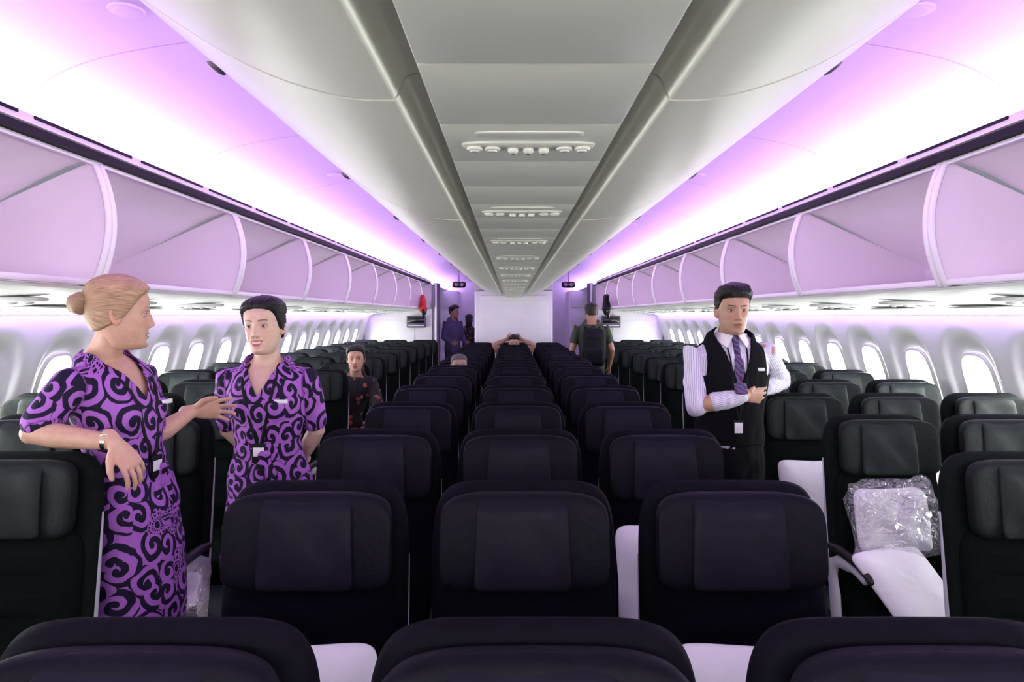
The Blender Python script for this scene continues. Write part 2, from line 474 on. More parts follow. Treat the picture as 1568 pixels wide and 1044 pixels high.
def strip(name, mat, p, q, y0, y1, side, flip=False, n=60):
    b = MB(); vs = []; fs = []
    for i in range(n+1):
        y = y0+(y1-y0)*i/n
        vs += [(side*p[0], y, p[1]), (side*q[0], y, q[1])]
    for i in range(n):
        a = 2*i; fs.append((a, a+1, a+3, a+2) if ((side < 0) != flip) else (a, a+2, a+3, a+1))
    b.add((vs, fs)); b.obj(name, [mat], recalc=False, sharp=None)
t = 1
for side in (-1, 1):
    strip('cove_light_strip', M['violet'], (1.655, 2.243), (1.715, 2.252), Y0+.05, Y1-.05, side)
    strip('cove_light_strip', M['cove_white'], (1.722, 2.256), (1.742, 2.262), Y0+.05, Y1-.05, side)
    strip('aisle_light_strip', M['pink'], (.748, 2.385), (.748, 2.43), Y0+.05, 12.1, side)
    strip('sidewall_light_strip', M['violet2'], (2.690, 1.603), (2.662, 1.607), Y0+.05, YB-.05, side)
    b = MB()
    fp = [(1.655, 2.235), (1.60, 2.252), (1.572, 2.243), (1.568, 2.212), (1.60, 2.204)]
    r = ribbon(fp, Y0, YB, .004, 1, 1)
    b.add(r if side > 0 else mirx(r), 0)
    r = box((side*1.590, (Y0+YB)/2, 2.191), (.026, (YB-Y0)/2, .013), 0); b.add(r, 1)
    y = Y0+.1
    while y < YB-.7:
        b.add(box((side*1.5695, y+.3, 2.236), (.004, .28, .005), 0), 1); y += .635
    b.obj('trim_%d' % t, [M['white'], M['black']]); t += 1
    b = MB()
    up = spline([(1.62, 1.695), (1.70, 1.685), (1.95, 1.672), (2.3, 1.65), (2.55, 1.625), (2.695, 1.612)], 3)
    r = ribbon([tuple(p) for p in up], Y0, YB, .012, 1, 1); b.add(r if side > 0 else mirx(r), 0)
    for k in range(16):
        yy = -1.0+.81*k+.4
        if yy > YB-.3: break
        zc = 1.660
        b.add(sq((side*2.0, yy, zc), (.17, .075, .012), .8, .6, 'z', 28, 8), 0)
        for dx in (-.1, -.035, .035, .1):
            b.add(sq((side*(2.0)+dx, yy, zc-.012), (.020, .020, .006), 1, .8, 'z', 16, 6), 0)
            b.add(sq((side*(2.0)+dx, yy, zc-.018), (.012, .012, .003), 1, .8, 'z', 16, 6), 1)
        b.add(sq((side*2.38, yy, 1.638), (.10, .2, .006), .4, .6, 'z', 28, 8), 0)
    b.obj('service_panel', [M['wall'], M['lens']])

BP = 1.27
def outer_bin_mesh():
    b = MB(); L = BP-.012
    arc = [(1.60-.055*math.sin(math.pi*i/12)**.9, 1.712+(2.175-1.712)*i/12) for i in range(13)]
    poly = arc+[(2.27, 1.875), (2.29, 1.80), (2.25, 1.735), (1.75, 1.712)]
    for y0 in (0.0, L-.022):
        b.add(prism(poly, y0, y0+.022), 0)
        path = [(x, y0+.011, z) for x, z in arc]
        b.add(loft(path, [(.017, .010)]*13, side=(0, 1, 0), n=10), 2)
    cav = spline([(1.60, 2.172), (1.70, 2.15), (2.0, 2.00), (2.20, 1.905), (2.27, 1.86), (2.28, 1.80), (2.24, 1.745), (2.1, 1.727), (1.9, 1.722), (1.65, 1.722)], 3)
    b.add(ribbon([tuple(p) for p in cav], .02, L-.02, .012, 1), 1)
    b.add(box((1.605, L/2, 1.722), (.014, L/2-.02, .012), .006), 2)
    b.add(box((1.603, L/2, 2.168), (.010, L/2-.02, .007), .004), 2)
    return b.mesh('overhead_bin', [M['bin'], M['bin'], M['white']], sharp=35)
OBM = outer_bin_mesh()
OBML = OBM.copy()
bm = bmesh.new(); bm.from_mesh(OBML)
for v in bm.verts: v.co.x *= -1
bmesh.ops.reverse_faces(bm, faces=bm.faces); bm.to_mesh(OBML); bm.free()
for k in range(-4, 8):
    for me in (OBM, OBML):
        put('overhead_bin', me, loc=(0, 2.58+BP*k+.006, 0))

def cbin_mesh():
    b = MB(); L = BP-.010
    for s in (-1, 1):
        pr = spline([(.155, 1.955), (.185, 1.95), (.197, 1.925), (.215, 1.916), (.30, 1.925), (.42, 1.968), (.55, 2.048), (.67, 2.140), (.755, 2.215), (.80, 2.265), (.812, 2.30), (.80, 2.33), (.76, 2.345), (.74, 2.36)], 4)
        r = ribbon([tuple(p) for p in pr], 0, L, .012, 1, 1)
        b.add(r if s > 0 else mirx(r), 0)
        wl = lambda p: [p[0]+p[2]*.95*s, p[1], p[2]]
        b.add(sq((s*.74, L/2, 2.192), (.032, .010, .010), .6, .7, 'x', 20, 6, wl), 1)
        b.add(sq((s*.80, L/2, 2.30), (.16, .014, .022), .4, .7, 'x', 20, 6), 0)
    return b.mesh('centre_overhead_bin', [M['cbin'], M['latch']], sharp=50)
CBM = cbin_mesh()
for k in range(-4, 8):
    y = 2.28+BP*k
    if y+BP > 12.3: continue
    put('centre_overhead_bin', CBM, loc=(0, y, 0))
b = MB()
for s in (-1, 1): b.add(box((s*.73, (Y0+12.2)/2, 2.47), (.01, (12.2-Y0)/2, .12), 0))
b.add(box((0, (Y0+12.2)/2, 1.985), (.17, (12.2-Y0)/2, .012), 0))
b.obj('trim_%d' % t, [M['cbin']]); t += 1
def psu_mesh():
    b = MB()
    for k in range(3):
        b.add(box((0, .135+.27*k, 1.925), (.150, .1335, .014), .004), 0)
    yc = .40
    b.add(sq((0, yc, 1.911), (.122, .030, .007), .55, .6, 'z', 40, 8), 0)
    for dx, r in ((-.098, .015), (-.066, .015), (.066, .015), (.098, .015)):
        b.add(sq((dx, yc, 1.904), (r, r, .005), 1, .7, 'z', 20, 6), 0)
        b.add(sq((dx, yc, 1.900), (r*.6, r*.6, .003), 1, .7, 'z', 16, 6), 1)
    for dx in (-.028, 0, .028):
        b.add(sq((dx, yc+.004, 1.903), (.010, .010, .008), 1, .8, 'z', 16, 6), 0)
        b.add(sq((dx, yc+.004, 1.896), (.004, .004, .003), 1, .8, 'z', 12, 6), 2)
    b.add(sq((0, yc-.075, 1.911), (.095, .020, .004), .4, .6, 'z', 32, 6), 0)
    return b.mesh('passenger_service_unit', [M['psu'], M['lens'], M['groove']], sharp=40)
PM = psu_mesh()
for k in range(-4, 14):
    y = 1.25-.40+.81*k
    if y+.81 > 12.2: continue
    put('passenger_service_unit', PM, loc=(0, y, 0))

b = MB()
b.add(box((0, 12.72, 1.02), (.70, .5, 1.02), .03, 4), 0)
b.add(box((0, 12.205, 1.45), (.62, .008, .42), .006), 1)
b.add(box((0, 12.19, 1.90), (.60, .02, .045), .015), 0)
b.add(box((0, 12.72, 2.31), (.70, .5, .26), .01), 1)
b.obj('galley_monument', [M['white'], M['wall']])
for side in (-1, 1):
    b = MB()
    b.add(box((side*2.19, 13.02, 1.1), (.64, .04, 1.1), .01), 0)
    b.add(box((side*1.46, 13.03, 1.1), (.05, .12, 1.1), .02), 1)
    b.add(box((side*1.47, 13.03, 1.1), (.02, .16, 1.08), .01), 0)
    b.add(box((side*2.3, 12.973, .9), (.42, .008, .6), .006), 2)
    b.obj('bulkhead_partition', [M['white'], M['dark_panel'], M['wall']])
    b = MB()
    b.add(box((side*1.84, 12.90, 1.47), (.18, .03, .11), .02, 3), 0)
    b.add(box((side*1.84, 12.866, 1.50), (.15, .004, .05), .002), 1)
    b.add(box((side*1.84, 12.87, 1.40), (.15, .01, .008), .003), 2)
    b.add(box((side*1.84, 12.945, 1.47), (.10, .03, .08), .002), 0)
    b.obj('literature_holder', [M['dark_panel'], M['screen'], M['white']])
    b = MB()
    b.add(sq((side*.96, 12.0, 2.13), (.12, .055, .03), .5, .5, 'y', 30, 8), 0)
    b.add(box((side*.96, 12.0, 2.38), (.012, .012, .21), .004), 1)
    b.add(sq((side*.96-.05, 11.972, 2.13), (.03, .03, .006), 1, .7, 'y', 20, 6), 1)
    b.add(sq((side*.96+.05, 11.972, 2.13), (.03, .03, .006), 1, .7, 'y', 20, 6), 1)
    b.obj('exit_sign', [M['screen'], M['latch']])
    b = MB()
    b.add(box((side*2.0, 17.0, 1.09), (.66, .6, 1.09), .02), 0)
    for zz in (.5, 1.0, 1.5, 1.95): b.add(box((side*2.0, 16.39, zz), (.6, .01, .18), .01), 1)
    b.obj('galley_cabinet', [M['white'], M['wall']])

# ------------------------------------------------------------ seats
def seat_mesh(both, mats):
    b = MB()
    def lean(zc, k=.13):
        def w(p): return [p[0], p[1]-(1.17-(p[2]+zc))*k, p[2]]
        return w
    b.add(sq((0, 0, .775), (.236, .395, .034), .30, .35, 'y', 60, 12, lean(.775)), 1)
    b.add(sq((0, -.047, .665), (.216, .285, .040), .26, .42, 'y', 56, 12, lean(.665)), 0)
    for zc in (.86, .74, .60):
        b.add(sq((0, -.052, zc), (.19, .045, .040), .3, .6, 'y', 40, 10, lean(zc)), 0)
    for s in (-1, 1):
        path = [(s*.232, .012-(1.17-z)*.13, z) for z in (.42, .55, .7, .85, .98)]
        b.add(loft(path, [(.004, .012), (.005, .016), (.005, .016), (.005, .012), (.003, .008)], n=10), 4)
    def curve(x): return -.035*(abs(x)/.21)**3
    def wh(p):
        q = [p[0], p[1], p[2]]
        q[1] = p[1]-(1.17-(p[2]+1.04))*.13 + curve(p[0])
        return q
    b.add(sq((0, -.062, 1.040), (.208, .116, .034), .36, .5, 'y', 60, 12, wh), 2)
    def wf(p):
        q = [p[0]*(1-.35*p[2]), p[1], p[2]]
        q[1] = p[1]-(1.17-(p[2]+1.04))*.13 + curve(p[0]) + .030*(max(0, p[2]-.06)/.05)**2 + .0025*math.sin(p[0]*40+p[2]*25)
        return q
    b.add(sq((-.004, -.097, 1.044), (.115, .112, .010), .16, .5, 'y', 60, 14, wf), 3)
    def ws(p): return [p[0], p[1], p[2]+.012*math.cos(p[1]*6)]
    b.add(sq((0, -.34, .405), (.225, .245, .062), .25, .45, 'z', 52, 10, ws), 0)
    b.add(box((0, -.32, .335), (.22, .22, .02), .01), 1)
    for s in (-1, 1):
        for yy, y2 in ((-.16, -.10), (-.46, -.50)):
            b.add(loft([(s*.16, yy, .33), (s*.16, (yy+y2)/2, .17), (s*.16, y2, .012)], [.016, .014, .016], n=10), 5)
        b.add(box((s*.16, -.30, .014), (.022, .24, .012), .006), 5)
    for yy in (-.16, -.46):
        b.add(loft([(-.235, yy, .315), (.235, yy, .315)], [.02, .02], n=12), 5)
    for s in ((-1, 1) if both else (1,)):
        x = s*.256
        b.add(loft([(x, -.12, .640), (x, -.20, .650), (x, -.36, .648), (x, -.43, .634), (x, -.455, .615)],
                   [(.015, .012), (.019, .018), (.020, .020), (.018, .019), (.013, .013)], side=(1, 0, 0), n=14), 6)
        b.add(loft(spline([(x, -.41, .600), (x, -.32, .612), (x, -.20, .600), (x, -.15, .55), (x, -.17, .46), (x, -.19, .34)], 3),
                   [(.012, .014)]*4+[(.014, .024)]*4+[(.014, .036)]*4+[(.014, .042)]*4, side=(1, 0, 0), n=14), 4)
        b.add(loft([(s*.20, -.17, .33), (s*.262, -.17, .33)], [.02, .02], n=10), 5)
    b.add(box((0, .028-.4*.13-.0, .80), (.19, .012, .12), .01), 6)
    b.add(box((0, .028-.12*.13, 1.03), (.12, .012, .075), .01), 6)
    b.add(box((0, .042-.12*.13, 1.03), (.105, .002, .06), .001), 7)
    return b.mesh('airline_seat', mats+[M['grey'], M['metal'], M['pad'], M['screen']], sharp=60)
SM = seat_mesh(False, SC); SMB = seat_mesh(True, SC)
SM2 = seat_mesh(False, SS); SMB2 = seat_mesh(True, SS)
rows_c = [.97+.81*i for i in range(13)]
for r in rows_c:
    for i, x in enumerate((-.53, 0, .53)):
        put('airline_seat', SMB if i == 0 else SM, loc=(x, r, 0))
rows_s = [2.16+.81*i for i in range(-3, 13)]
for r in rows_s:
    for x, both in ((-2.57, 1), (-2.06, 0), (-1.55, 0), (1.55, 1), (2.06, 0), (2.57, 0)):
        put('airline_seat', SMB2 if both else SM2, loc=(x, r, 0))

# ------------------------------------------------------------ pillows
def pillow_mesh():
    def w(p):
        n = noise.noise(V((p[0]*7, p[2]*7, 1.3)))*.012
        return [p[0]*(1+.05*abs(p[2])/.19), p[1]+n, p[2]*(1+.05*abs(p[0])/.19)]
    b = MB(); b.add(sq((0, 0, 0), (.185, .185, .045), .22, .95, 'y', 64, 18, w)); return b.mesh('pillow', [M['pillow']], sharp=None)
PIL = pillow_mesh()
def pillow(x, y, z, rx=-.25, rz=0, s=1.0):
    o = put('pillow', PIL, loc=(x, y, z)); o.rotation_euler = (rx, 0, rz); o.scale = (s, s, s); return o
c = rows_c
pillow(-.53, c[1]-.245, .655); pillow(.53, c[1]-.245, .655); pillow(.52, c[2]-.245, .68, rz=.03)
s_ = rows_s
for x, r in ((2.06, s_[4]), (1.55, s_[5]), (2.06, s_[5]), (-2.06, s_[4])):
    pillow(x, r-.245, .655)
pillow(1.47, s_[4]-.42, .57, rx=-.85, rz=.45, s=.95)
def blanket(loc, rot, s=(1, 1, 1)):
    e = empty('wrapped_blanket', loc); e.rotation_euler = rot; e.scale = s
    def w(p): n = noise.noise(V((p[0]*14, p[2]*14, 4)))*.035; return [p[0]+n*.4, p[1]+n, p[2]+n*.3]
    b = MB(); b.add(sq((0, 0, 0), (.155, .125, .028), .3, .8, 'y', 60, 14, w)); b.obj('folded_blanket', [M['pillow']], e, sharp=None)
    def w2(p):
        n = V((p[0]*13, p[1]*13, p[2]*13)); q = noise.noise_vector(n)*.036
        return [p[0]+q.x, p[1]+q.y, p[2]+q.z]
    b = MB(); b.add(sq((0, -.01, 0), (.19, .155, .055), .22, .8, 'y', 110, 30, w2)); b.obj('plastic_bag', [M['plastic']], e, sharp=None)
blanket((1.49, s_[4]-.245, .78), (-.2, 0, .1))
blanket((-1.36, s_[4]-.40, .55), (-1.25, 0, .3), (.9, .9, .9))

# ------------------------------------------------------------ people
HZ = [-.120, -.117, -.110, -.100, -.085, -.070, -.055, -.040, -.015, .010, .035, .060, .080, .097, .108, .114, .1165]
HF = [.040, .062, .078, .085, .083, .084, .086, .086, .085, .083, .087, .084, .073, .054, .034, .014, .002]
HB = [.005, .012, .020, .028, .040, .052, .066, .078, .090, .095, .097, .096, .088, .070, .048, .022, .004]
HW = [.012, .026, .038, .047, .055, .060, .0635, .066, .070, .0725, .075, .0755, .071, .058, .040, .018, .002]
def head_grid(wide=1.0, smile=0.0, fem=True):
    nr, nc = 130, 180
    tt = np.linspace(0, 1, nr)
    zz = -.12+.2365*(tt-np.sin(2*math.pi*tt)/(2*math.pi)*.35)
    def ip(tab):
        y = np.interp(zz, HZ, tab)
        for _ in range(2):
            y[1:-1] = .25*y[:-2]+.5*y[1:-1]+.25*y[2:]
        return y
    f, bk, w = ip(HF), ip(HB), ip(HW)*wide
    if not fem: w = w*(1+.05*ss(-.05, -.1, zz))
    s = np.linspace(-math.pi, math.pi, nc, endpoint=False); a = s-.6*np.sin(s)
    p = 2/2.25
    sx = np.sign(np.sin(a))*np.abs(np.sin(a))**p; cy = np.sign(np.cos(a))*np.abs(np.cos(a))**p
    X = w[:, None]*sx[None]; Z = np.repeat(zz[:, None], nc, 1)
    Y = np.where(cy[None] > 0, -f[:, None]*cy[None], -bk[:, None]*cy[None])
    fr = ss(0.0, .5, np.cos(a))[None]*np.ones_like(X)
    aX = np.abs(X); g = lambda u, sg: np.exp(-(u/sg)**2)
    namp = np.interp(Z, [-.050, -.043, -.038, -.032, -.02, 0, .018, .035], [0, .004, .016, .021, .0175, .010, .004, 0])
    nsig = np.interp(Z, [-.04, -.02, 0, .03], [.0125, .0105, .0085, .010])
    D = namp*g(X, nsig)
    D += .007*g(aX-.0135, .006)*g(Z+.037, .006)
    D -= .010*g(aX-.0315, .015)*g(Z-.002, .011)
    D += .0035*g(aX-.028, .02)*g(Z-.022, .007)
    zc = Z+.0665-smile*(aX/.022)**2*.005
    mw = .020+.005*smile
    D += .0045*g(zc-.0055, .0045)*np.exp(-(X/mw)**4)+.0055*g(zc+.0075, .0055)*np.exp(-(X/(mw*.9))**4)
    D -= .0035*g(zc, .0020+.002*smile)*np.exp(-(X/mw)**4)
    D -= .003*g(Z+.088, .006)*g(X, .015)
    D += .006*g(Z+.102, .012)*g(X, .016)
    D += .0045*g(aX-.043, .018)*g(Z+.022, .016)
    D += smile*.005*g(aX-.038, .012)*g(Z+.042, .012)
    D -= smile*.002*g(aX-.030, .004)*g(Z+.055, .012)
    Y2 = Y-D*fr
    return X, Y2, Z, fr, zc, mw, (nr, nc)

def grid_faces(nr, nc):
    fs = []
    for i in range(nr-1):
        for j in range(nc):
            a = i*nc+j; b = i*nc+(j+1) % nc; fs.append((a, b, b+nc, a+nc))
    fs.append(tuple(range(nc-1, -1, -1))); fs.append(tuple(range((nr-1)*nc, nr*nc)))
    return fs

def build_head(mat4, skin, hair, style, parent, smile=0, wide=1.0, fem=True, k=1.0):
    skin = np.array(skin); hairc = np.array(hair)
    X, Y, Z, fr, zc, mw, (nr, nc) = head_grid(wide, smile, fem)
    aX = np.abs(X)
    col = np.ones((nr, nc, 3))*skin
    def mix(mask, c):
        nonlocal col
        m = np.clip(mask, 0, 1)[..., None]; col = col*(1-m)+np.array(c)*m
    front = (fr > .3)
    mix(.35*np.exp(-((aX-.042)/.018)**2-((Z+.028)/.018)**2)*front, skin*np.array([1.05, .70, .68]))
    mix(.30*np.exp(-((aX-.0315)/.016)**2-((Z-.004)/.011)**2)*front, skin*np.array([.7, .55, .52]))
    lh = .0118+.002*smile
    lipm = ss(1.0, .8, np.abs(zc+.001)/(lh*np.clip(1-(X/(mw+.004))**2, .01, 1)+1e-5))*(aX < mw+.003)*front
    mix(lipm*.95, (skin*np.array([.72, .28, .30]) if fem else skin*np.array([.80, .52, .50])))
    if smile > .5:
        mix(ss(.0050, .0036, np.abs(zc))*ss(.019, .016, aX)*front, (.88, .86, .82))
    else:
        mix(ss(.0018, .0008, np.abs(zc))*(aX < mw)*front, skin*.25)
    bz = .0235+.004*np.sin(np.clip((aX-.012)/.038, 0, 1)*math.pi*.8)
    mix(ss(.0042, .0020, np.abs(Z-bz))*ss(.010, .014, aX)*ss(.052, .044, aX)*front*(.95 if not fem else .8), hairc*.8)
    mix(.9*np.exp(-((aX-.008)/.0035)**2-((Z+.0425)/.003)**2)*front, skin*.3)
    mix(.25*np.exp(-((aX-.017)/.003)**2-((Z+.037)/.007)**2)*front, skin*.5)
    if not fem: mix(.12*ss(-.05, -.07, Z)*front, hairc)
    b = MB()
    vs = np.stack([X, Y, Z], -1).reshape(-1, 3)
    b.add((vs, grid_faces(nr, nc))); cols = [tuple(c) for c in col.reshape(-1, 3)]
    def addc(vf, c):
        b.add(vf); cols.extend([tuple(c)]*len(vf[0]))
    for sgn in (-1, 1):
        def we(p):
            d = 1-min(1, (p[1]/.013)**2+(p[2]/.022)**2)
            x = p[0]-sgn*(.007*d if p[0]*sgn > 0 else 0)
            return [x+sgn*p[1]*.35, p[1]*(1+.25*p[2]/.03)+p[2]*.15, p[2]]
        addc(sq((sgn*.0745*wide, .014, -.008), (.017, .030, .008), .9, .7, 'x', 24, 10, we), skin*np.array([1, .86, .83]))
        ec = V((sgn*.0315, -.0655, .002))
        for up in (1, -1):
            vv = []; cc = []; na, ne = 18, 8
            for i in range(na+1):
                az = math.radians(-78+156*i/na)
                e0 = (17 if up > 0 else -12)*max(0, math.cos(az*1.12))
                for j in range(ne+1):
                    el = math.radians(e0+(78*up-e0)*j/ne)
                    vv.append(ec+V((math.sin(az)*math.cos(el), -math.cos(az)*math.cos(el), math.sin(el)))*.0133)
                    cc.append(tuple(hairc*.15) if (j <= 1 and up > 0) else (tuple(skin*.45) if j == 0 else tuple(skin*(.78 if j < 3 else .93))))
            ff = [(i*(ne+1)+j, i*(ne+1)+j+1, (i+1)*(ne+1)+j+1, (i+1)*(ne+1)+j) for i in range(na) for j in range(ne)]
            b.add((vv, ff)); cols.extend(cc)
    me = b.mesh('head', [M['skin']], sharp=None, recalc=False)
    at = me.color_attributes.new('Col', 'FLOAT_COLOR', 'POINT')
    at.data.foreach_set('color', np.array([(*c_, 1) for c_ in cols], dtype=np.float32).ravel())
    me.transform(mat4); put('head', me, parent)
    b = MB(); cols = []
    for sgn in (-1, 1):
        ec = V((sgn*.0315, -.0655, .002)); vv = [ec+V((0, -.0123, 0))]; cc = [(.01, .008, .008)]; ff = []; nA, nB = 28, 30
        for i in range(1, nB):
            ang = math.pi*i/nB*.75
            for j in range(nA):
                a = 2*math.pi*j/nA
                vv.append(ec+V((math.sin(ang)*math.cos(a), -math.cos(ang), math.sin(ang)*math.sin(a)))*.0123)
                dg_ = math.degrees(ang)
                cc.append((.01, .008, .008) if dg_ < 14 else ((.05, .025, .018) if dg_ < 31 else (.70, .68, .66)))
        for j in range(nA): ff.append((0, 1+j, 1+(j+1) % nA))
        for i in range(nB-2):
            for j in range(nA):
                a = 1+i*nA+j; c_ = 1+i*nA+(j+1) % nA; ff.append((a, a+nA, c_+nA, c_))
        b.add((vv, ff)); cols += cc
    me = b.mesh('eyes', [M['eye']], sharp=None)
    at = me.color_attributes.new('Col', 'FLOAT_COLOR', 'POINT')
    at.data.foreach_set('color', np.array([(*c_, 1) for c_ in cols], dtype=np.float32).ravel())
    me.transform(mat4); put('eyes', me, parent)
    # hair
    if style == 'none': return
    hm = M.get('hair%s' % (hair,))
    if hm is None:
        dark_ = hair[0] < .1
        hm = pmat('hair', hair, 0.42 if dark_ else .45, var=.5, vscale=1.0, bump=.7, bscale=1.6, attr='strand', spec=.35 if dark_ else .4); M['hair%s' % (hair,)] = hm
    X, Y, Z, fr, zc, mw, _ = head_grid(wide, 0, fem)
    ctr = np.array([0, .005, .0]); P = np.stack([X, Y, Z], -1); N = P-ctr; N[..., 2] *= .8
    N /= np.linalg.norm(N, axis=-1, keepdims=True)
    if style in ('up', 'part', 'long'):
        hl = np.interp(Y, [-.09, -.078, -.06, -.045, -.03, -.010, .02, .05, .08], [.080, .076, .064, .044, .018, -.012, -.034, -.055, -.068])
        th = .010+.010*ss(.03, .09, Z)+.003*ss(.0, .06, Y)
    else:
        hl = np.interp(Y, [-.09, -.07, -.05, -.035, -.01, .01, .03, .05, .08], [.066, .064, .056, .030, .008, .000, -.02, -.045, -.055])
        th = .007+.020*ss(.04, .10, Z)*ss(.08, -.07, Y)+.008*ss(.03, .09, Z)
    if style == 'buzz': th = .004+.003*ss(.03, .09, Z)
    m = ss(-.006, .014, Z-hl)
    phi = np.arctan2(P[..., 0], P[..., 2]-.02)
    nz = np.array([noise.noise(V((p[0]*30, p[1]*12, p[2]*40))) for p in P.reshape(-1, 3)]).reshape(X.shape)
    nz2 = np.array([noise.noise(V((f_*14, y_*14, 3.3))) for f_, y_ in zip(phi.ravel(), P[..., 1].ravel())]).reshape(X.shape)
    amp = {'short': .008, 'buzz': .001}.get(style, .002)
    off = -.006*(1-m)+m*(th+amp*nz+.003*nz2*(0 if style == 'buzz' else 1))
    if style == 'part': off -= m*.005*np.exp(-((X+.006)/.004)**2)*(Y < .04)
    Pq = P+N*off[..., None]
    b = MB(); b.add((Pq.reshape(-1, 3), grid_faces(nr, nc)))
    if style == 'up':
        def wb(p):
            r = noise.noise(V((p[0]*40, p[1]*40, p[2]*40)))*.008
            n_ = V(p).normalized()*r; return [p[0]+n_.x, p[1]+n_.y, p[2]+n_.z]
        b.add(sq((0, .122, .030), (.036, .036, .030), .95, .95, 'y', 30, 18, wb))
        b.add(sq((0, .105, .030), (.026, .026, .02), .95, .95, 'y', 24, 10))
    if style == 'part':
        b.add(sq((0, .10, -.02), (.033, .033, .024), .95, .95, 'y', 30, 14))
    if style == 'long':
        b.add(loft(spline([(0, .06, .06), (0, .09, 0), (0, .085, -.08), (.01, .07, -.17), (.02, .05, -.25)], 3),
                   [(.05, .04)]*4+[(.072, .04)]*4+[(.062, .03)]*4+[(.03, .02)], side=(1, 0, 0)))
    me = b.mesh('hair', [hm], sharp=None, recalc=False)
    S_ = np.array([(math.atan2(p[0], p[2]-.02)*(38 if style != 'short' else 30), p[1]*22, 0) for p in b.v], dtype=np.float32)
    me.attributes.new('strand', 'FLOAT_VECTOR', 'POINT').data.foreach_set('vector', S_.ravel())
    me.transform(mat4); put('hair', me, parent)

def hand_parts(w, D, T, Pn, curl=(25, 30, 20), k=1.0, spread=1.0):
    w = V(w); D = V(D).normalized(); S = V(T); S = (S-D*S.dot(D)).normalized(); N = D.cross(S)
    if N.dot(V(Pn)) < 0: N = -N
    parts = [loft([w-D*.03*k, w, w+D*.03*k, w+D*.065*k, w+D*.088*k],
                  [(.025*k, .019*k), (.026*k, .018*k), (.035*k, .017*k), (.041*k, .0145*k), (.039*k, .012*k)], side=S, n=16)]
    Ls = [.070, .078, .072, .057]
    for j in range(4):
        base = w+D*(.086-(.004 if j == 0 else 0)-(.010 if j == 3 else 0))*k+S*(.0315-.021*j)*k
        d = (D+S*.07*spread*(1.5-j)).normalized(); pts = [base-d*.012*k, base]; ang = 0; p = base
        for q, fr_ in enumerate((.45, .32, .23)):
            ang += math.radians(curl[q]*(1+.12*j))
            dd = d*math.cos(ang)+N*math.sin(ang); p = p+dd*Ls[j]*fr_*k; pts.append(p)
        rr = [.0088*k, .0090*k, .0080*k, .0074*k, .0058*k]
        if j == 3: rr = [x*.88 for x in rr]
        parts.append(loft(pts, rr, side=S, n=12))
    b0 = w+D*.022*k+S*.018*k; d = (D*.62+S*.72+N*.28).normalized(); d2 = (D*.85+S*.42+N*.3).normalized(); d3 = (D*.95+S*.2+N*.35).normalized()
    pts = [b0, b0+d*.034*k, b0+d*.034*k+d2*.032*k, b0+d*.034*k+d2*.032*k+d3*.024*k]
    parts.append(loft(pts, [.016*k, .0125*k, .0105*k, .0075*k], side=S, n=12))
    return parts

FT = [(.80, .12, .09, 0), (.86, .160, .110, -.006), (.92, .168, .110, -.008), (.98, .152, .098, 0), (1.06, .126, .086, .004), (1.14, .130, .092, .007),
      (1.22, .142, .102, .010), (1.28, .148, .104, .010), (1.34, .150, .094, .002), (1.385, .132, .076, -.006), (1.415, .098, .060, -.010), (1.445, .062, .054, -.012), (1.48, .050, .050, -.008), (1.52, .048, .049, 0), (1.56, .046, .048, .004)]
MT = [(.80, .12, .10, 0), (.86, .155, .112, -.004), (.92, .160, .112, -.004), (.98, .152, .105, 0), (1.06, .144, .100, .004), (1.14, .150, .104, .007),
      (1.22, .162, .112, .010), (1.28, .172, .116, .010), (1.34, .176, .106, .002), (1.39, .158, .084, -.006), (1.425, .112, .066, -.010), (1.455, .072, .060, -.012), (1.49, .058, .057, -.008), (1.53, .056, .056, 0), (1.56, .053, .054, .004)]

